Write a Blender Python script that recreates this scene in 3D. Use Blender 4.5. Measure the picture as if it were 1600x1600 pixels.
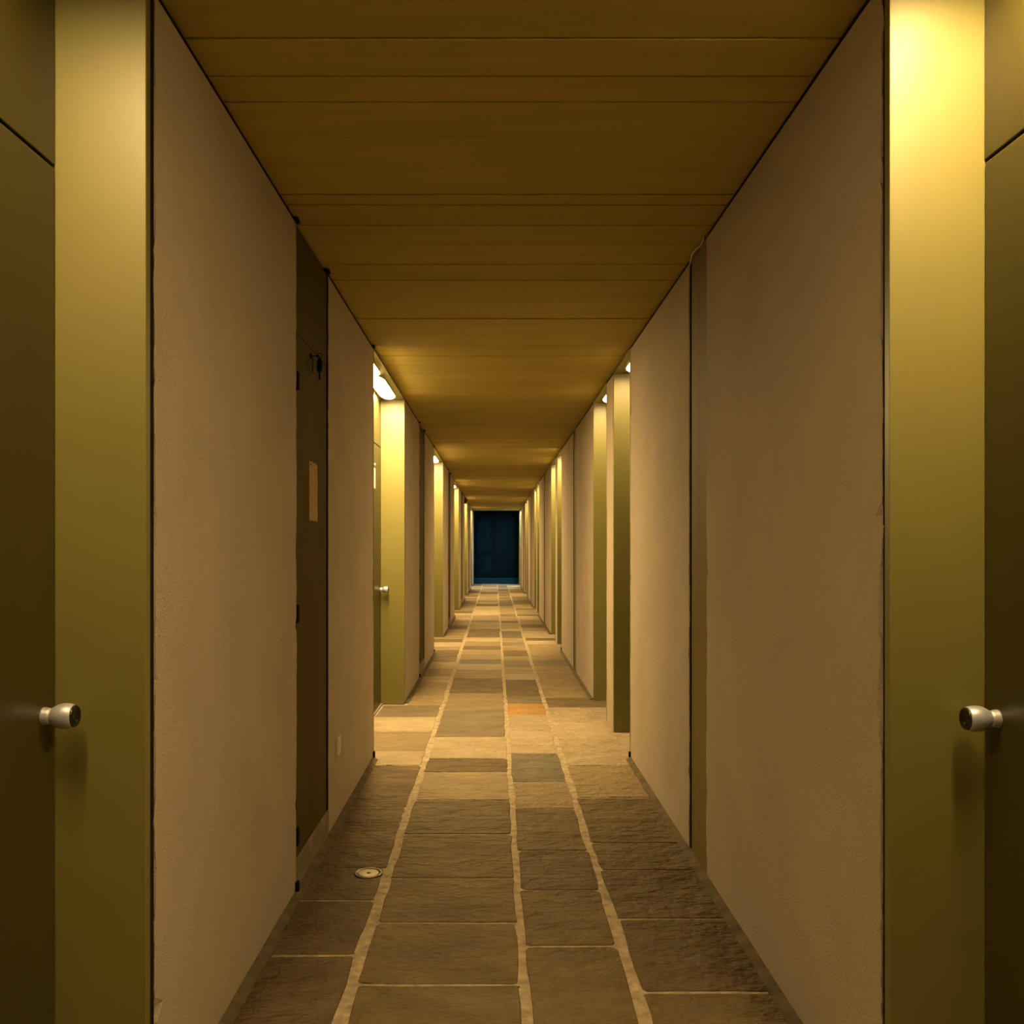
import bpy, bmesh, math, random
from mathutils import Vector, noise
for o in list(bpy.data.objects): bpy.data.objects.remove(o)
rnd = random.Random(7)
S = bpy.context.scene
COL = S.collection

# ------------------------------------------------------------------ camera
HC = 1.15                       # eye height
cam = bpy.data.cameras.new('camera')
cam.sensor_width = 36.0; cam.lens = 31.5
cam.shift_x = 0.01656; cam.shift_y = 0.03375
cam.clip_start = 0.01; cam.clip_end = 100
camo = bpy.data.objects.new('camera', cam); COL.objects.link(camo)
camo.location = (0, 0, HC); camo.rotation_euler = (math.pi/2, 0, 0)
S.camera = camo

# ------------------------------------------------------------------ world, exposure
w = bpy.data.worlds.new('night'); S.world = w; w.use_nodes = True
w.node_tree.nodes['Background'].inputs[0].default_value = (0.01, 0.02, 0.04, 1)
w.node_tree.nodes['Background'].inputs[1].default_value = 0.05
vs = S.view_settings
vs.view_transform = 'Standard'; vs.look = 'None'; vs.gamma = 1.0; vs.use_curve_mapping = False
vs.exposure = 0.0
S.cycles.use_light_tree = False; S.cycles.max_bounces = 6; S.cycles.diffuse_bounces = 5; S.cycles.glossy_bounces = 2
S.cycles.transmission_bounces = 1; S.cycles.transparent_max_bounces = 2
LAMP_COLOR = (1.0, 0.68, 0.29)
LAMP_POWER = 340.0
COOL_COLOR = (0.45, 0.75, 1.0)

# ------------------------------------------------------------------ dimensions
XL, XR = -0.66, 0.735           # plaster faces
DL, DR = -0.831, 0.911          # door planes at the back of the niches
BL, BR = -0.95, 1.03            # outer backing
ZC = 2.24                       # ceiling
ZS = 2.22                       # niche soffit
ZD = 1.868                      # seam between door leaf and transom
Y0, Y1 = -3.3, 27.3
PL, PR = 4.84, 5.02
P0, Q0 = 1.694, 1.669

# ------------------------------------------------------------------ materials
def new_mat(name):
    m = bpy.data.materials.new(name); m.use_nodes = True
    nt = m.node_tree
    return m, nt, nt.nodes['Principled BSDF']
def N(nt, t, **kw):
    n = nt.nodes.new(t)
    for k, v in kw.items():
        if k in n.inputs: n.inputs[k].default_value = v
        else: setattr(n, k, v)
    return n
def paint(name, col, rough=0.6, var=0.08, scale=6.0, bump=0.0, bscale=200.0, bdist=0.001, spec=0.5, stretch=(1,1,1), metallic=0.0, random_amount=0.0, col2=None, detail=3.0, speck=None):
    """a colour with procedural mottling, optional speckle, fine relief"""
    m, nt, b = new_mat(name); L = nt.links.new
    tc = N(nt, 'ShaderNodeTexCoord'); mp = N(nt, 'ShaderNodeMapping')
    mp.inputs['Scale'].default_value = stretch
    geo = N(nt, 'ShaderNodeNewGeometry')
    L(geo.outputs['Position'], mp.inputs['Vector'])
    nz = N(nt, 'ShaderNodeTexNoise', Scale=scale, Detail=detail, Roughness=0.6)
    L(mp.outputs[0], nz.inputs['Vector'])
    rp = N(nt, 'ShaderNodeValToRGB')
    c2 = col2 or tuple(max(0, c*(1-2.5*var)) for c in col)
    c1 = tuple(min(1, c*(1+var)) for c in col)
    rp.color_ramp.elements[0].position = 0.32; rp.color_ramp.elements[1].position = 0.68
    rp.color_ramp.elements[0].color = (*c2, 1); rp.color_ramp.elements[1].color = (*c1, 1)
    L(nz.outputs['Fac'], rp.inputs['Fac'])
    out = rp.outputs['Color']
    if speck:
        n2 = N(nt, 'ShaderNodeTexNoise', Scale=speck[0], Detail=2.0)
        L(geo.outputs['Position'], n2.inputs['Vector'])
        r2 = N(nt, 'ShaderNodeValToRGB')
        r2.color_ramp.elements[0].position = speck[1]; r2.color_ramp.elements[1].position = speck[1]+0.06
        r2.color_ramp.elements[0].color = (speck[2],)*3+(1,); r2.color_ramp.elements[1].color = (1,1,1,1)
        L(n2.outputs['Fac'], r2.inputs['Fac'])
        mx = N(nt, 'ShaderNodeMix', data_type='RGBA', blend_type='MULTIPLY'); mx.inputs[0].default_value = 1.0
        L(out, mx.inputs[6]); L(r2.outputs['Color'], mx.inputs[7]); out = mx.outputs[2]
    if random_amount:
        oi = N(nt, 'ShaderNodeObjectInfo')
        mr = N(nt, 'ShaderNodeMapRange'); mr.inputs['To Min'].default_value = 1-random_amount; mr.inputs['To Max'].default_value = 1+random_amount*0.6
        L(oi.outputs['Random'], mr.inputs['Value'])
        hs = N(nt, 'ShaderNodeHueSaturation'); L(out, hs.inputs['Color']); L(mr.outputs[0], hs.inputs['Value']); out = hs.outputs[0]
    L(out, b.inputs['Base Color'])
    b.inputs['Roughness'].default_value = rough
    b.inputs['Metallic'].default_value = metallic
    b.inputs['Specular IOR Level'].default_value = spec
    if bump:
        n3 = N(nt, 'ShaderNodeTexNoise', Scale=bscale, Detail=3.0, Roughness=0.65)
        L(mp.outputs[0], n3.inputs['Vector'])
        bp = N(nt, 'ShaderNodeBump', Strength=bump, Distance=bdist)
        L(n3.outputs['Fac'], bp.inputs['Height']); L(bp.outputs[0], b.inputs['Normal'])
    return m

M = {}
M['plaster'] = paint('rough_plaster', (0.475, 0.410, 0.312), 0.92, 0.03, 3.0, 0.7, 170.0, 0.005, 0.15, speck=(330.0, 0.33, 0.72))
M['plaster_edge'] = M['plaster']
M['concrete'] = paint('board_marked_concrete', (0.46, 0.375, 0.108), 0.88, 0.035, 14.0, 0.35, 90.0, 0.0015, 0.15, stretch=(0.10, 1.6, 1.0), random_amount=0.08)
M['joint'] = paint('ceiling_joint', (0.03, 0.023, 0.012), 0.95, 0.1, 20.0)
M['gap'] = paint('dark_gap', (0.018, 0.014, 0.010), 0.95, 0.1, 20.0, spec=0.1)  # near-black: paints shade in the gap fillers, also covers the backings
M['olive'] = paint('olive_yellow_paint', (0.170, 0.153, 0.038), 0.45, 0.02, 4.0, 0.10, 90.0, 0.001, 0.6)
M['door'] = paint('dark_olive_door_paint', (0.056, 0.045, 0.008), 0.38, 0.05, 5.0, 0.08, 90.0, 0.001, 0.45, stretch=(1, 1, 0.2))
M['closet'] = paint('closet_door_paint', (0.088, 0.062, 0.010), 0.7, 0.08, 5.0, 0.10, 90.0, 0.001, 0.08, stretch=(1, 2, 0.15))
M['strip'] = paint('cover_strip_paint', (0.200, 0.155, 0.055), 0.65, 0.06, 5.0, 0.10, 90.0, 0.001, 0.12, stretch=(1, 2, 0.15))
M['plinth'] = paint('cement_plinth', (0.26, 0.21, 0.14), 0.9, 0.12, 8.0, 0.5, 90.0, 0.003, 0.2)
M['mortar'] = paint('pale_mortar', (0.43, 0.35, 0.225), 0.95, 0.16, 26.0, 0.8, 120.0, 0.006, 0.15)
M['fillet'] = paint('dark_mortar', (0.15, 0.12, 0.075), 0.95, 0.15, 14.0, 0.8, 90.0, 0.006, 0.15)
M['knob'] = paint('satin_aluminium', (0.50, 0.52, 0.60), 0.42, 0.04, 30.0, metallic=0.5, bump=0.05, bscale=400.0)
M['knob_cap'] = paint('black_glossy_cap', (0.012, 0.010, 0.010), 0.12, 0.05, 30.0, spec=0.6)
M['chrome'] = paint('polished_steel', (0.15, 0.145, 0.135), 0.36, 0.04, 60.0, metallic=1.0)
M['brass'] = paint('dull_brass', (0.17, 0.14, 0.085), 0.40, 0.12, 60.0, metallic=1.0)
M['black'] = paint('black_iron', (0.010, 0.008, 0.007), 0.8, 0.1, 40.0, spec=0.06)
M['paper'] = paint('cream_paper', (0.46, 0.32, 0.125), 0.8, 0.06, 30.0, spec=0.2)
M['card'] = paint('white_card', (0.82, 0.80, 0.76), 0.6, 0.03, 30.0)
M['plastic'] = paint('ivory_plastic', (0.58, 0.50, 0.36), 0.35, 0.03, 30.0)
M['red'] = paint('dark_red_enamel', (0.06, 0.008, 0.006), 0.4, 0.1, 30.0)
M['housing'] = paint('white_lamp_tray', (0.62, 0.58, 0.48), 0.5, 0.03, 20.0)
M['blue_leaf'] = paint('blue_black_paint', (0.0012, 0.0060, 0.0098), 0.8, 0.12, 3.0, spec=0.04, stretch=(2, 1, 0.6))
M['blue_panel'] = paint('dark_blue_paint', (0.0016, 0.0105, 0.0185), 0.8, 0.15, 3.0, spec=0.04, stretch=(2, 1, 0.6))
M['blue_kick'] = paint('blue_kick_paint', (0.005, 0.035, 0.062), 0.8, 0.10, 3.0, spec=0.04)
SL = []
def slab_mat(name, c, c2):
    return paint(name, c, 0.75, 0.05, 6.0, 1.0, 15.0, 0.048, 0.3, stretch=(0.7, 1.15, 1.0), random_amount=0.10, col2=c2, detail=5.0, speck=(90.0, 0.28, 0.75))
SL.append(slab_mat('buff_slate', (0.290, 0.224, 0.122), (0.220, 0.166, 0.086)))
SL.append(slab_mat('brown_slate', (0.165, 0.120, 0.056), (0.110, 0.078, 0.035)))
SL.append(slab_mat('grey_slate', (0.205, 0.163, 0.098), (0.145, 0.114, 0.066)))
SL.append(slab_mat('green_grey_slate', (0.165, 0.143, 0.088), (0.118, 0.101, 0.060)))
SL.append(slab_mat('ochre_slate', (0.42, 0.245, 0.070), (0.30, 0.17, 0.05)))
SL.append(slab_mat('sand_slate', (0.40, 0.322, 0.198), (0.315, 0.248, 0.148)))
SL.append(slab_mat('dark_brown_slate', (0.140, 0.100, 0.050), (0.092, 0.064, 0.031)))
def glow(name, color, power):
    m, nt, b = new_mat(name)
    b.inputs['Base Color'].default_value = (0.8, 0.8, 0.8, 1)
    b.inputs['Emission Color'].default_value = (*color, 1)
    b.inputs['Emission Strength'].default_value = power
    b.inputs['Roughness'].default_value = 0.4
    m.cycles.emission_sampling = 'FRONT'
    return m
M['unlit'] = paint('unlit_diffuser', (0.75, 0.72, 0.62), 0.4, 0.02, 10.0)

# ------------------------------------------------------------------ mesh helpers
def link(o, parent=None):
    COL.objects.link(o)
    if parent is not None: o.parent = parent
    return o
def mesh_obj(name, vs_, fs, mat, parent=None, smooth=False):
    me = bpy.data.meshes.new(name); me.from_pydata([tuple(v) for v in vs_], [], fs)
    bm = bmesh.new(); bm.from_mesh(me); bmesh.ops.recalc_face_normals(bm, faces=bm.faces); bm.to_mesh(me); bm.free()
    me.materials.append(mat)
    if smooth:
        for p in me.polygons: p.use_smooth = True
    return link(bpy.data.objects.new(name, me), parent)
def bm_obj(name, bm, mat, parent=None, smooth=False):
    bmesh.ops.recalc_face_normals(bm, faces=bm.faces)
    me = bpy.data.meshes.new(name); bm.to_mesh(me); bm.free(); me.materials.append(mat)
    if smooth:
        for p in me.polygons: p.use_smooth = True
    return link(bpy.data.objects.new(name, me), parent)
def box_bm(bm, x0, x1, y0, y1, z0, z1, bev=0.0):
    r = bmesh.ops.create_cube(bm, size=1.0)
    for v in r['verts']:
        v.co = Vector(((x0+x1)/2+v.co.x*(x1-x0), (y0+y1)/2+v.co.y*(y1-y0), (z0+z1)/2+v.co.z*(z1-z0)))
    if bev:
        es = list({e for v in r['verts'] for e in v.link_edges})
        bmesh.ops.bevel(bm, geom=es, offset=bev, segments=2, profile=0.5, affect='EDGES')
def box(name, x0, x1, y0, y1, z0, z1, mat, parent=None, bev=0.0):
    if x0 > x1: x0, x1 = x1, x0
    bm = bmesh.new(); box_bm(bm, x0, x1, y0, y1, z0, z1, bev)
    return bm_obj(name, bm, mat, parent)
def lathe(name, prof, mat, parent=None, seg=28, axis='X', org=(0,0,0), sgn=1, smooth=True):
    """prof: (distance along axis, radius)"""
    v, f = [], []
    for d, r in prof:
        for i in range(seg):
            a = 2*math.pi*i/seg; c, s = r*math.cos(a), r*math.sin(a)
            p = (sgn*d, c, s) if axis == 'X' else (c, s, d)
            v.append((org[0]+p[0], org[1]+p[1], org[2]+p[2]))
    n = len(prof)
    for j in range(n-1):
        for i in range(seg):
            a = j*seg+i; b = j*seg+(i+1) % seg
            f.append((a, b, b+seg, a+seg))
    f.append(tuple(range(seg))); f.append(tuple((n-1)*seg+i for i in range(seg)))
    o = mesh_obj(name, v, f, mat, parent, smooth)
    return o
def tube(name, pts, r, mat, parent=None, seg=8):
    v, f = [], []
    for i, p in enumerate(pts):
        p = Vector(p); a = Vector(pts[max(0, i-1)]); b = Vector(pts[min(len(pts)-1, i+1)])
        t = (b-a).normalized(); u = t.cross(Vector((0.3, 0.1, 1))).normalized(); w_ = t.cross(u)
        for k in range(seg):
            an = 2*math.pi*k/seg
            v.append(p+u*r*math.cos(an)+w_*r*math.sin(an))
    for i in range(len(pts)-1):
        for k in range(seg):
            a = i*seg+k; b = i*seg+(k+1) % seg
            f.append((a, b, b+seg, a+seg))
    f.append(tuple(range(seg))); f.append(tuple((len(pts)-1)*seg+k for k in range(seg)))
    return mesh_obj(name, v, f, mat, parent, True)
def empty(name, loc=(0,0,0)):
    o = bpy.data.objects.new(name, None); o.empty_display_size = 0.1
    COL.objects.link(o); o.location = loc
    return o
def tag(o, label, cat, group=None, kind=None):
    o['label'] = label; o['category'] = cat
    if group: o['group'] = group
    if kind: o['kind'] = kind
    return o
ORD = ['nearest', 'second', 'third', 'fourth', 'fifth', 'sixth', 'seventh', 'eighth', 'ninth', 'tenth', 'eleventh', 'twelfth', 'thirteenth']

# ------------------------------------------------------------------ layout of both sides
left_niche = []; left_wall = []; left_closet = []
for k in range(-1, 6):
    p = P0+PL*k
    left_wall.append((p+0.048, p+1.286)); 
    if k < 5:
        left_closet.append((p+1.286, p+1.860)); left_wall.append((p+1.860, p+3.166)); left_niche.append((p+3.166, p+PL))
left_wall[-1] = (left_wall[-1][0], Y1+0.6)
left_wall[0] = (Y0, left_wall[0][1])
right_niche = []; right_wall = []; right_strip = []; right_pier = []
for k in range(-1, 6):
    q = Q0+PR*k
    right_wall.append((q+0.036, q+1.449))
    if k < 5:
        right_strip.append((q+1.449, q+1.721)); right_wall.append((q+1.721, q+3.196))
        right_niche.append((q+3.196, q+3.878)); right_pier.append((q+3.914, q+4.228)); right_niche.append((q+4.228, q+PR))
right_wall[-1] = (right_wall[-1][0], Y1+0.6)
right_wall[0] = (Y0, right_wall[0][1])

# ------------------------------------------------------------------ floor
floor = box('floor', BL-0.05, BR+0.05, Y0-0.1, Y1+2.0, -0.12, -0.0030, M['mortar'])
tag(floor, 'slate paved corridor floor with wide pale mortar joints', 'floor', kind='structure')
def zrow(y): return 1610.0/(y-854.0)
rowsY = [
 [1600+110, 1492, 1406, 1356, 1285, 1261, 1196, 1173, 1143, 1120, 1102, 1088, 1066],
 [1665, 1538, 1441, 1372, 1303, 1250, 1206, 1185, 1151, 1132, 1110, 1095, 1083, 1060],
 [1720, 1592+20, 1478, 1390, 1329, 1263, 1222, 1177, 1164, 1142, 1116, 1099, 1088, 1062],
 [1690, 1550, 1435, 1359, 1317, 1246, 1196, 1155, 1128, 1105, 1090, 1064]]
special = {(0,1492):6,(0,1406):1,(0,1356):1,(0,1285):1,(0,1261):1,(0,1196):5,(0,1173):0,(0,1143):5,(0,1120):2,(0,1102):0,
 (1,1665):1,(1,1538):1,(1,1441):1,(1,1372):1,(1,1303):1,(1,1250):0,(1,1206):6,(1,1185):5,(1,1151):2,(1,1132):2,(1,1110):0,(1,1095):0,(1,1083):1,
 (2,1612):1,(2,1478):1,(2,1390):6,(2,1329):1,(2,1263):0,(2,1222):3,(2,1177):5,(2,1164):5,(2,1142):5,(2,1116):4,(2,1099):2,(2,1088):1,
 (3,1690):1,(3,1550):6,(3,1435):6,(3,1359):1,(3,1317):1,(3,1246):0,(3,1196):5,(3,1155):5,(3,1128):5,(3,1105):1}
cols = [(-0.642, -0.394), (-0.362, 0.063), (0.088, 0.349), (0.379, 0.716)]
def slab_mesh(x0, x1, y0, y1, seed):
    r = random.Random(seed)
    w_, h_ = x1-x0, y1-y0
    c = min(0.014, w_*0.2, h_*0.2)
    out = []
    def edge(ax, ay, bx, by, n):
        for i in range(n):
            t = (i+0.0)/(n)
            out.append((ax+(bx-ax)*t, ay+(by-ay)*t))
    j = lambda s: (r.random()-0.5)*2*s
    cc = [c*(0.4+r.random()) for _ in range(4)]
    edge(x0+cc[0], y0, x1-cc[1], y0, 4); out.append((x1-cc[1], y0)); out.append((x1-cc[1]*0.25, y0+cc[1]*0.25))
    edge(x1, y0+cc[1], x1, y1-cc[2], 4); out.append((x1, y1-cc[2])); out.append((x1-cc[2]*0.25, y1-cc[2]*0.25))
    edge(x1-cc[2], y1, x0+cc[3], y1, 4); out.append((x0+cc[3], y1)); out.append((x0+cc[3]*0.25, y1-cc[3]*0.25))
    edge(x0, y1-cc[3], x0, y0+cc[0], 4); out.append((x0, y0+cc[0])); out.append((x0+cc[0]*0.25, y0+cc[0]*0.25))
    out = [(x+j(0.0045), y+j(0.0022)) for x, y in out]
    n = len(out); cx, cy = (x0+x1)/2, (y0+y1)/2
    tilt = (j(0.003), j(0.003))
    lift = j(0.0008)
    v = []
    for x, y in out:
        dx, dy = cx-x, cy-y; l = math.hypot(dx, dy)
        s = 0.0035/l
        z = lift + tilt[0]*(x-cx)+tilt[1]*(y-cy)
        v.append((x+dx*s-cx, y+dy*s-cy, z))
    for x, y in out: v.append((x-cx, y-cy, lift-0.0035))
    for x, y in out: v.append((x-cx, y-cy, -0.02))
    f = [tuple(range(n))]
    for a in (0, 1):
        for i in range(n):
            k = (i+1) % n
            f.append((a*n+i, a*n+k, (a+1)*n+k, (a+1)*n+i))
    return v, f, (cx, cy)
def overlaps(a, b, lst, m=0.0):
    return any(b > s+m and a < e-m for s, e in lst)
for ci, (cx0, cx1) in enumerate(cols):
    ys = [zrow(y) for y in rowsY[ci]]
    marks = list(zip(rowsY[ci], ys))
    r = random.Random(40+ci)
    lo = []; y = ys[0]
    while y > Y0+0.1:
        y -= 0.33+0.22*r.random(); lo.append(y)
    hi = []; y = ys[-1]
    while y < Y1+0.25:
        y += 0.30+0.30*r.random(); hi.append(y)
    edges_ = lo[::-1]+ys+hi
    keys = [None]*len(lo)+rowsY[ci]+[None]*len(hi)
    for i in range(len(edges_)-1):
        a, b = edges_[i], edges_[i+1]
        g = 0.0055 if r.random() < 0.7 else 0.003
        if a < 2.6: g = 0.007
        sp = special.get((ci, keys[i]))
        mi = sp if sp is not None else r.choices([0, 1, 2, 3, 5, 6], [7, 2.0, 2, 0.7, 3, 0.7])[0]
        if keys[i] is not None and keys[i] > 1240 and sp is None: mi = r.choice([1, 1, 0, 6])
        x0, x1 = cx0, cx1
        if ci == 0 and overlaps(a, b, left_niche, 0.06): x0 = DL+0.02
        if ci == 3 and overlaps(a, b, right_niche, 0.06): x1 = DR-0.02
        v, f, c = slab_mesh(x0+r.uniform(-.003, .003), x1+r.uniform(-.003, .003), a+g, b-g, ci*1000+i)
        o = mesh_obj('slab', v, f, SL[mi], floor); o.location = (c[0], c[1], 0)

# ------------------------------------------------------------------ ceiling of board-marked concrete
ceiling = box('ceiling', BL-0.05, BR+0.05, Y0-0.1, Y1+0.02, ZC+0.006, ZC+0.20, M['joint'])
tag(ceiling, 'low concrete ceiling marked by rows of formwork boards', 'ceiling', kind='structure')
cy = [1526.0/(854-y) for y in (60, 119, 160, 215, 262, 304, 320, 352, 382, 413, 438, 471, 498, 520, 540, 556, 570, 583)]
r = random.Random(5)
lo = []; y = cy[0]
while y > Y0: y -= 0.19+0.02*r.random(); lo.append(y)
hi = []; y = cy[-1]
while y < Y1-0.3: y += 0.18+0.04*r.random(); hi.append(y)
edges_ = lo[::-1]+cy+hi+[Y1]
for i in range(len(edges_)-1):
    a, b = edges_[i], edges_[i+1]
    if b-a < 0.03: continue
    g0 = r.choice([0.0008, 0.0014, 0.0024, 0.0034, 0.0042]); dz = r.uniform(-0.0012, 0.0012)
    sk = r.uniform(-0.002, 0.002)
    bm = bmesh.new(); box_bm(bm, BL, BR, a+g0, b-g0, ZC+dz, ZC+0.006)
    for vtx in bm.verts:
        vtx.co.z += sk*0.3*(1 if vtx.co.x > 0 else -1) if vtx.co.z < ZC+0.004 else 0
    bm_obj('ceiling_board', bm, M['concrete'], ceiling)

# ------------------------------------------------------------------ plaster walls
def wall_side(name, xf, xb, segs, label, sd):
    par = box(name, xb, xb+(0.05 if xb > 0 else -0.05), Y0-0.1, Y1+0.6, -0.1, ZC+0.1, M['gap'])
    tag(par, label, 'wall', kind='structure')
    for (a, b) in segs:
        n = 90 if a < 8 else 30
        sg = -1 if xf > 0 else 1          # direction into the corridor
        v, f = [], []
        for i in range(n+1):
            z = 0.0+(ZC-0.020)*i/n
            def jit(off, amp=1.0):
                q = noise.noise(Vector((sd, off*3.1, z*9)))*0.0050+noise.noise(Vector((sd+5, off*2.3, z*45)))*0.0034
                ch = noise.noise(Vector((sd+9, off*1.7, z*22)))
                if ch > 0.42: q += (ch-0.42)*0.03
                return q*amp*(2.6 if a < 8 else 1.3)
            ja, jb = jit(a), jit(b)
            bow = 0.0012*noise.noise(Vector((sd, a, z*2)))
            v += [(xb, a, z), (xf-sg*0.012, a+0.001, z), (xf+sg*(bow-0.0012), a+0.003+ja, z), (xf+sg*bow, a+0.0055+ja, z),
                  (xf+sg*bow, b-0.0055-jb, z), (xf+sg*(bow-0.0012), b-0.003-jb, z), (xf-sg*0.012, b-0.001, z), (xb, b, z)]
        for i in range(n):
            for k in range(7):
                p = i*8+k
                f.append((p, p+1, p+9, p+8))
        f.append(tuple(range(8))); f.append(tuple(n*8+k for k in range(8)))
        mesh_obj('plaster_panel', v, f, M['plaster'], par)
        box('gap_shade', xf-sg*0.0045, xb, a+0.004, b-0.004, ZC-0.020, ZC-0.0018, M['gap'], par)  # solid dark strip, its colour stands in for shade under the ceiling
        # the dark notch at each panel's far foot is a black box, below
    return par
wl = wall_side('wall_left', XL, BL, left_wall, 'rough cream plaster wall broken by shallow closets and paired-lamp door recesses', 1.3)
wr = wall_side('wall_right', XR, BR, right_wall+right_pier, 'rough cream plaster wall broken by paired single-lamp door recesses and cover strips', 7.7)
wb = box('wall_back', BL, BR, Y0-0.1, Y0, 0, ZC, M['plaster'])
tag(wb, 'plain plaster wall closing the corridor behind the viewer', 'wall', kind='structure')
# black boxes paint the shade of the notches at the feet of panel ends
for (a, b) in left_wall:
    if b < Y1 and b > 1: box('notch_shade', XL-0.02, XL+0.010, b-0.022, b+0.003, 0.0, 0.040, M['black'], wl, 0.002)
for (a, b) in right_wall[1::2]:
    if b < Y1 and b > 1: box('notch_shade', XR-0.010, XR+0.02, b-0.020, b+0.003, 0.0, 0.038, M['black'], wr, 0.002)
# dark tufts in the shadow gap above panel ends
for (a, b) in left_wall:
    if 1 < b < Y1:
        box('gap_plug', XL-0.02, XL+0.010, b-0.03, b+0.012, ZC-0.014, ZC-0.002, M['black'], wl, 0.003)
for (a, b) in left_closet:
    if a > 1: box('gap_plug', XL-0.02, XL+0.010, b-0.05, b-0.01, ZC-0.014, ZC-0.002, M['black'], wl, 0.003)

# near-black filler paints the shade between each jamb and the plaster beyond it
for (a, b) in left_niche: box('joint_shade', XL-0.0035, XL-0.15, b+0.0225, b+0.0482, 0.0, ZC-0.02, M['gap'], wl)
for (a, b) in left_closet: box('joint_shade', XL-0.002, XL-0.10, b-0.014, b+0.003, 0.108, ZC-0.016, M['gap'], wl)
for (a, b) in right_strip: box('joint_shade', XR+0.002, XR+0.10, b-0.009, b+0.003, 0.0, ZC-0.016, M['gap'], wr)
for (a, b) in right_niche: box('joint_shade', XR+0.0035, XR+0.15, b+0.0225, b+0.0362, 0.0, ZC-0.02, M['gap'], wr)

# mortar fillets along the feet of the walls
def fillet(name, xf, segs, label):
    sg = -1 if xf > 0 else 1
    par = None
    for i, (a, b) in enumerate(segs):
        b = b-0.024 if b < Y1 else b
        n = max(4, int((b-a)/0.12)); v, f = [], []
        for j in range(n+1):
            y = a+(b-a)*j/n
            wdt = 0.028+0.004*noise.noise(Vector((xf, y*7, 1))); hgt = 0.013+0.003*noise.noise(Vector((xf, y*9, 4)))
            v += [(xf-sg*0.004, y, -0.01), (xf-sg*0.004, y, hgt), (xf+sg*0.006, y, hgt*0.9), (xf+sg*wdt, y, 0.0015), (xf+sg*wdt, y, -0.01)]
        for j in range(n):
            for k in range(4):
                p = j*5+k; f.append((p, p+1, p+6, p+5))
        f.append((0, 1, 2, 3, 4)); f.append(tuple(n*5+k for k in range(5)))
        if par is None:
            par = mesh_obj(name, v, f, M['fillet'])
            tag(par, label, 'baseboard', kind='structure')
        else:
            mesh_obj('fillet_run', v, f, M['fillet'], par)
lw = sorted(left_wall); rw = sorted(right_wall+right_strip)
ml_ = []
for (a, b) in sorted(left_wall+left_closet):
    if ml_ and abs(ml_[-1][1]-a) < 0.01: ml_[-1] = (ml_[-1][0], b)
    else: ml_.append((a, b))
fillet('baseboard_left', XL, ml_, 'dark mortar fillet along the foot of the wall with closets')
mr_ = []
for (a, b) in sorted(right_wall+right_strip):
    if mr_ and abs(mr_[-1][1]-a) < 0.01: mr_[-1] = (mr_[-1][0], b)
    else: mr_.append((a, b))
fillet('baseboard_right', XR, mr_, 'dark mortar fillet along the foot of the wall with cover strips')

# ------------------------------------------------------------------ door niches
door_no = [0]
def next_door():
    door_no[0] += 1
    return 'door_%d' % door_no[0]
KNOB = {}
def add_knob(leaf, x, y, z, sg):
    """sg: direction out of the door; each piece shares its mesh with the other knobs on that side"""
    if sg not in KNOB:
        neck = lathe('knob_neck', [(0, 0.0165), (0.002, 0.0165), (0.010, 0.0150), (0.017, 0.0150)], M['knob'], None, 24, 'X', (0,0,0), sg)
        body = lathe('knob', [(0.016, 0.0150), (0.020, 0.0175), (0.026, 0.0210), (0.033, 0.0232), (0.041, 0.0238), (0.049, 0.0230), (0.055, 0.0212), (0.0575, 0.0200), (0.052, 0.0190)], M['knob'], None, 32, 'X', (0,0,0), sg)
        cap = lathe('knob_cap', [(0.0560, 0.0205), (0.0585, 0.0200), (0.0605, 0.0185), (0.0600, 0.0165), (0.0575, 0.0120), (0.0565, 0.0060), (0.0562, 0.001)], M['knob_cap'], None, 32, 'X', (0,0,0), sg)
        key = lathe('key_cylinder', [(0.0555, 0.0032), (0.0600, 0.0032), (0.0604, 0.0025)], M['chrome'], None, 12, 'X', (0, 0.003, -0.010), sg)
        KNOB[sg] = [neck, body, cap, key]
        src = KNOB[sg]
    else:
        src = []
        for o in KNOB[sg]:
            c = o.copy(); COL.objects.link(c); src.append(c)
    for c in src:
        c.parent = leaf; c.location = (x, y, z)
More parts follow.
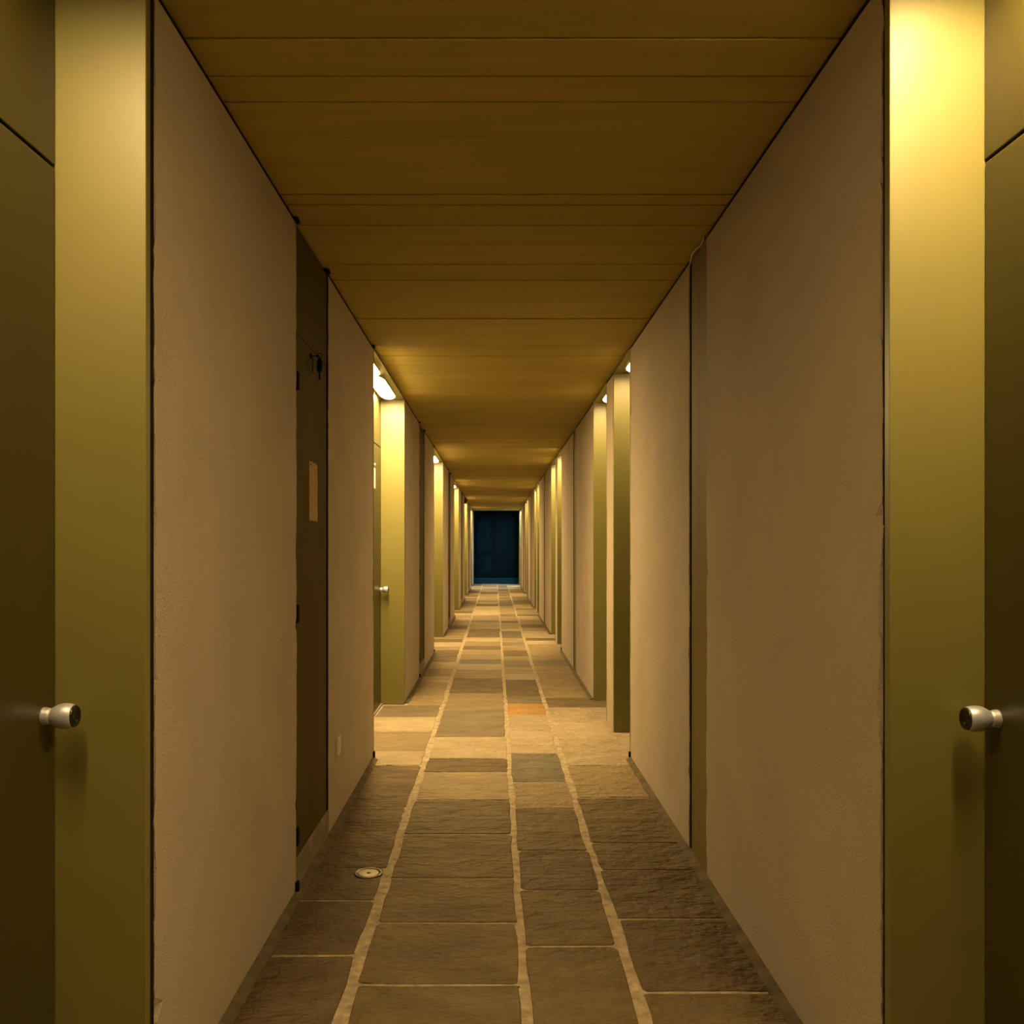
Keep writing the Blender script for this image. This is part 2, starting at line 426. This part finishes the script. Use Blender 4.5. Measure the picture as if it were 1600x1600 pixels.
def niche(side, a, b, name_label, idx, door_w):
    sg = 1 if side == 'L' else -1
    xf = XL if side == 'L' else XR; xd = DL if side == 'L' else DR
    d = empty(next_door(), ((xf+xd)/2, (a+b)/2, 0)); tag(d, name_label, 'door', kind='structure')
    off = Vector(d.location)
    class P: pass
    def bx(name, x0, x1, y0, y1, z0, z1, mat, parent=d, bev=0.0):
        o = box(name, x0-off.x, x1-off.x, y0-off.y, y1-off.y, z0, z1, mat, parent, bev); return o
    xback = xd-sg*0.034
    # far jamb, facing the viewer; near jamb; soffit
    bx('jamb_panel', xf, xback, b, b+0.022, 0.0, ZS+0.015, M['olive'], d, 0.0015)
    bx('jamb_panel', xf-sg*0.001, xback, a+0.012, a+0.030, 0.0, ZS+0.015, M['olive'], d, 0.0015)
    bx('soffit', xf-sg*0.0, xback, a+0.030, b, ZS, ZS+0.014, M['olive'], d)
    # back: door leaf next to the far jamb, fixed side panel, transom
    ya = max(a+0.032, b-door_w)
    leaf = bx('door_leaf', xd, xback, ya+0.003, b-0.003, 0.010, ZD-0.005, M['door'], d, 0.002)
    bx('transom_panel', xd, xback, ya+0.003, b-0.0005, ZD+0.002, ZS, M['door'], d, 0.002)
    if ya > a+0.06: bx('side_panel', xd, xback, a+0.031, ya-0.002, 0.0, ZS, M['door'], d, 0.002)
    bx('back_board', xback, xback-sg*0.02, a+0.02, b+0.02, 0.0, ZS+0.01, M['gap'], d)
    bx('threshold', xd+sg*0.012, xback, a+0.03, b, -0.002, 0.008, M['plinth'], d)
    add_knob(leaf, xd-off.x, b-0.045-off.y, 0.838, sg)
    return d, leaf
LN = ['leftmost door, cropped by the picture edge, in a recess lit from one lamp']
LN += ['olive door in the %s lit recess along the wall with closets' % (['first']+ORD[1:])[i-1] for i in range(1, 6)]
ln_doors = []
for i, (a, b) in enumerate(left_niche):
    ln_doors.append(niche('L', a, b, LN[i], i, 0.83))
RN = []
for i in range(12):
    if i == 0: RN.append('door recess behind the viewer in the wall with cover strips')
    elif i == 1: RN.append('rightmost door, cropped by the picture edge, beside the brightest jamb')
    else: RN.append('%s door recess beyond the rightmost door, along the wall with cover strips' % (['first']+ORD[1:])[i-2])
for i, (a, b) in enumerate(right_niche):
    niche('R', a, b, RN[i], i, 0.83)

# ------------------------------------------------------------------ closets on the left
CL = []
for i, (a, b) in enumerate(left_closet):
    d = empty(next_door(), (XL, (a+b)/2, 0))
    tag(d, ['narrow closet door behind the viewer', 'narrow brown closet door with black hinges, a notice and keys', 'second narrow closet door, past the first lit recess', 'third narrow closet door, past the second lit recess', 'fourth narrow closet door, past the third lit recess', 'fifth narrow closet door, farthest from the viewer'][i], 'door', kind='structure')
    oy = d.location.y
    def bx(name, x0, x1, y0, y1, z0, z1, mat, parent=d, bev=0.0):
        return box(name, x0-XL, x1-XL, y0-oy, y1-oy, z0, z1, mat, parent, bev)
    xs = XL-0.006
    bx('frame', xs-0.03, XL-0.020, a+0.004, b-0.004, 0.0, ZC-0.002, M['gap'])
    leaf = bx('door_leaf', XL-0.018, XL-0.004, a+0.012, b-0.042, 0.108, ZD-0.006, M['closet'], d, 0.0012)
    bx('transom_panel', XL-0.018, XL-0.005, a+0.012, b-0.018, ZD-0.002, ZC-0.016, M['closet'], d, 0.0012)
    bx('frame_post', XL-0.018, XL-0.006, b-0.036, b-0.018, 0.108, ZD-0.006, M['closet'], d, 0.0012)
    bx('plinth', XL-0.018, XL+0.001, a+0.010, b-0.003, 0.0, 0.104, M['plinth'], d, 0.002)
    for z in (1.705, 0.925, 0.180):
        bx('hinge', XL-0.006, XL+0.004, a+0.006, a+0.030, z-0.030, z+0.030, M['black'], leaf, 0.002)
    # lock plate
    lo_ = lathe('lock', [(0, 0.011), (0.003, 0.011), (0.0045, 0.009)], M['black'], leaf, 20, 'X', (-0.004, (a+0.245)-oy, 1.836), 1)
    CL.append((d, leaf, a, b))
# keys hanging from the first visible closet's lock
a1 = left_closet[1][0]
kb = empty('key_bunch', (XL-0.0, a1+0.245, 1.836))
tag(kb, 'small dark bunch of keys hanging from the closet lock', 'keys')
box('key_blade', 0.0, 0.020, -0.0035, 0.0035, -0.0012, 0.0012, M['black'], kb, 0.0003)
lathe('key_bow', [(0.0, 0.0), (0.0005, 0.008), (0.002, 0.008), (0.0025, 0.0)], M['black'], kb, 16, 'Z', (0.021, 0, -0.001), 1, False)
ring = [(0.028+0.0085*math.cos(t), 0.004*math.sin(t), 0.0015+0.0085*math.sin(t)) for t in [2*math.pi*i/20 for i in range(21)]]
tube('key_ring', ring, 0.0013, M['black'], kb, 8)
fo = lathe('key_fob', [(-0.058, 0.0045), (-0.054, 0.008), (-0.040, 0.0105), (-0.025, 0.0098), (-0.012, 0.006), (-0.007, 0.003)], M['black'], kb, 16, 'Z', (0.028, 0, 0), 1)
tube('hanging_key', [(0.028, 0, -0.055), (0.028, 0, -0.086)], 0.0032, M['black'], kb, 8)
tube('loose_key', [(0.004, 0, -0.004), (0.0035, 0, -0.030), (0.003, 0, -0.058)], 0.0016, M['black'], kb, 6)
# notice on that closet
ns = empty('notice_sheet', (XL-0.004, 3.275, 1.35))
tag(ns, 'blank cream notice sheet fixed to the first closet door', 'notice')
v, f = [], []
for i in range(7):
    for j in range(5):
        y = -0.074+0.148*j/4; z = -0.107+0.214*i/6
        if j == 4 and i == 6: z -= 0.007
        v.append((0.0012+0.0010*math.sin(j*1.4)+0.0006*math.sin(i*2), y, z))
m_ = len(v); v += [(0.0002, p[1], p[2]) for p in v]
for i in range(6):
    for j in range(4):
        p = i*5+j
        f.append((p, p+1, p+6, p+5)); f.append((m_+p, m_+p+5, m_+p+6, m_+p+1))
bd = [j for j in range(5)]+[i*5+4 for i in range(1, 7)]+[30+j for j in (3, 2, 1, 0)]+[i*5 for i in range(5, 0, -1)]
for q in range(len(bd)):
    p, n_ = bd[q], bd[(q+1) % len(bd)]; f.append((p, n_, m_+n_, m_+p))
mesh_obj('sheet', v, f, M['paper'], ns)
lathe('pin', [(0, 0.004), (0.002, 0.0035)], M['black'], ns, 10, 'X', (0.001, -0.06, 0.094), 1)
# card on the second left door
a_, b_ = left_niche[1]
nc = empty('door_card', (DL, 6.16, 1.62))
tag(nc, 'small white name card on the door of the first lit recess', 'card')
box('card', 0.0, 0.003, -0.055, 0.055, -0.07, 0.07, M['card'], nc, 0.001)
lathe('card_pin', [(0, 0.011), (0.004, 0.011), (0.008, 0.006)], M['card'], nc, 16, 'X', (0.0, 0.02, 0.095), 1)

# wall socket
ws = empty('wall_socket', (XL, 924.0/(773.5-526.5), 0.0))
yz = ws.location.y; ws.location.z = HC-(1165-854)/1400*yz
tag(ws, 'small ivory switch plate low on the plaster past the closet', 'socket')
bm = bmesh.new(); box_bm(bm, -0.002, 0.011, -0.035, 0.035, -0.038, 0.038, 0.005); bm_obj('plate', bm, M['plastic'], ws)
box('rocker', 0.010, 0.0135, -0.018, 0.018, -0.024, 0.024, M['plastic'], ws, 0.002)

# floor cap
fc = empty('floor_cap', (-0.445, 3.15, 0.0))
tag(fc, 'round metal cap set flush in the floor by the closet', 'floor cap')
lathe('rim', [(-0.004, 0.050), (0.0035, 0.050), (0.0050, 0.048), (0.0050, 0.041), (0.0030, 0.040), (0.0025, 0.001)], M['chrome'], fc, 40, 'Z')
lathe('lid', [(0.001, 0.0375), (0.0038, 0.0375), (0.0042, 0.035), (0.0034, 0.012), (0.0032, 0.001)], M['brass'], fc, 36, 'Z')
lathe('screw', [(0.0030, 0.006), (0.0062, 0.0055), (0.0062, 0.001)], M['chrome'], fc, 16, 'Z')

# dark red box on the left wall
ab = empty('alarm_box', (XL, 19.30, 2.14)); tag(ab, 'small dark red box high on the wall near the far recesses', 'alarm')
box('case', 0.0, 0.05, -0.05, 0.05, -0.065, 0.065, M['red'], ab, 0.006)
lathe('dome', [(0.048, 0.034), (0.058, 0.032), (0.066, 0.022), (0.069, 0.004)], M['red'], ab, 20, 'X')

# ------------------------------------------------------------------ cover strips on the right wall
for i, (a, b) in enumerate(right_strip):
    t = empty('trim_%d' % (i+1), (XR, (a+b)/2, 0))
    tag(t, ['vertical cover strip behind the viewer', 'nearest vertical olive cover strip in two boards', 'second vertical olive cover strip', 'third vertical olive cover strip', 'fourth vertical olive cover strip', 'fifth vertical olive cover strip, farthest away'][i], 'trim', kind='structure')
    oy = t.location.y; mid = a+0.134
    box('cover_board', 0.004, 0.03, a+0.001-oy, mid-0.005-oy, 0.0, ZC-0.006, M['strip'], t, 0.002)
    box('cover_board', 0.006, 0.03, mid+0.005-oy, b-0.012-oy, 0.0, ZC-0.006, M['strip'], t, 0.002)
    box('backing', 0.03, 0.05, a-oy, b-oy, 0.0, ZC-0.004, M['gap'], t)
a, b = right_strip[1]
cb = tube('cable', [(XR-0.004+0.006*math.sin(k*0.9), a+0.02+(b-a-0.02)*k/9, ZC-0.008-0.006*math.sin(math.pi*k/9)-(0.02 if k == 9 else 0)) for k in range(10)], 0.0035, M['plastic'], None, 8)
tag(cb, 'thin pale cable tucked along the ceiling above the nearest cover strip', 'cable')

# ------------------------------------------------------------------ lamps
def lamp_meshes(length, width):
    """rounded oblong diffuser and its tray, hanging under z = 0"""
    def ring(w_, l_, rx, ry, z):
        pts = []
        for (sx, sy, a0) in ((1, 1, 0), (-1, 1, 90), (-1, -1, 180), (1, -1, 270)):
            for k in range(5):
                an = math.radians(a0+90*k/4)
                pts.append((sx*(w_/2-rx)+rx*math.cos(an), sy*(l_/2-ry)+ry*math.sin(an), z))
        return pts
    def loft(rings, closed):
        v = [p for R in rings for p in R]; n = len(rings[0]); f = []
        for j in range(len(rings)-1):
            for i in range(n):
                k = (i+1) % n; f.append((j*n+i, j*n+k, (j+1)*n+k, (j+1)*n+i))
        if closed: f.append(tuple((len(rings)-1)*n+i for i in range(n)))
        return v, f
    w_, l_ = width, length
    tray = loft([ring(w_+.012, l_+.012, .050, .136, 0), ring(w_+.012, l_+.012, .050, .136, -0.014), ring(w_+.002, l_+.002, .045, .131, -0.015), ring(w_+.001, l_+.001, .045, .131, 0)], False)
    dif = loft([ring(w_, l_, .045, .13, -0.010), ring(w_-.002, l_-.002, .044, .129, -0.0155), ring(w_-.020, l_-.020, .035, .120, -0.020)], True)
    return tray, dif
LM = {}
def lamp(x, y0, y1, width, mat, label):
    L_ = round(y1-y0, 3); key = (L_, width)
    if key not in LM:
        t_, d_ = lamp_meshes(L_, width)
        a_ = bpy.data.meshes.new('tray'); a_.from_pydata(t_[0], [], t_[1]); a_.materials.append(M['housing'])
        LM[key] = (a_, d_)
    o = empty('niche_lamp', (x, (y0+y1)/2, ZS-0.0005))
    tag(o, label, 'lamp', 'oblong lamps in the soffits of the door recesses')
    link(bpy.data.objects.new('tray', LM[key][0]), o)
    mesh_obj('diffuser', LM[key][1][0], LM[key][1][1], mat, o)
    return o
G = {}
def g(color, p):
    k = (color, round(p, 3))
    if k not in G: G[k] = glow('lamp_glow', color, p)
    return G[k]
LEFT_POW = {0: (0.0, 0.36), 1: (0.8, 0.72), 2: (0.7, 0.6), 3: (0.65, 0.55), 4: (0.65, 0.55), 5: (0.6, 0.5)}
for i, (a, b) in enumerate(left_niche):
    mid = (a+b)/2+0.02
    for j, (s, e) in enumerate(((a+0.06, a+0.685), (a+0.705, b-0.15))):
        p = LEFT_POW[i][j]
        if i == 0: s, e = ((a+0.10, a+0.60), (b-0.90, b-0.34))[j]
        if i == 0: lab = 'lit oblong lamp above the leftmost cropped door' if j else 'unlit oblong lamp behind the viewer in the leftmost recess'
        else: lab = '%s lamp of the pair in the %s lit recess along the wall with closets' % (('nearer', 'farther')[j], (['first']+ORD[1:])[i-1])
        lamp(-0.752, s, e, 0.100, g(LAMP_COLOR, LAMP_POWER*p) if p else M['unlit'], lab)
RIGHT_POW = {0: 0.42, 1: 0.48, 2: 0.24, 3: 0.26, 11: 1.2}
for i, (a, b) in enumerate(right_niche):
    if i == 0: lab = 'single oblong lamp above the door recess behind the viewer'
    elif i == 1: lab = 'single oblong lamp above the rightmost cropped door'
    else: lab = 'single oblong lamp in the %s recess beyond the rightmost door' % ((['first']+ORD[1:])[i-2])
    cool = (i == len(right_niche)-1)
    if cool: lab = 'farthest lamp, bluish white, beside the dark end door'
    lamp(0.826, a+0.06, b-0.15, 0.100, g(COOL_COLOR if cool else LAMP_COLOR, LAMP_POWER*RIGHT_POW.get(i, 0.55)), lab)

# ------------------------------------------------------------------ dark blue double door closing the far end
d = empty(next_door(), (0.03, Y1+0.30, 0))
tag(d, 'dark blue double door closing the far end of the corridor', 'door', kind='structure')
def bx(name, x0, x1, y0, y1, z0, z1, mat, parent=d, bev=0.0): return box(name, x0-0.03, x1-0.03, y0, y1, z0, z1, mat, parent, bev)
for (x0, x1, pm) in ((XL+0.01, -0.055, 'blue_panel'), (-0.045, XR-0.01, 'blue_leaf')):
    lf = bx('door_leaf', x0, x1, 0.0, 0.04, 0.19, ZC-0.10, M['blue_leaf'], d, 0.003)
    bx('panel', x0+0.09, x1-0.09, -0.008, 0.004, 0.32, 0.86, M[pm], lf, 0.003)
    bx('panel', x0+0.09, x1-0.09, -0.008, 0.004, 0.98, 1.98, M[pm], lf, 0.003)
    bx('kick_plate', x0, x1, -0.006, 0.03, 0.01, 0.185, M['blue_kick'], lf, 0.002)
bx('head_board', XL, XR, 0.0, 0.05, ZC-0.095, ZC+0.2, M['blue_leaf'], d, 0.002)
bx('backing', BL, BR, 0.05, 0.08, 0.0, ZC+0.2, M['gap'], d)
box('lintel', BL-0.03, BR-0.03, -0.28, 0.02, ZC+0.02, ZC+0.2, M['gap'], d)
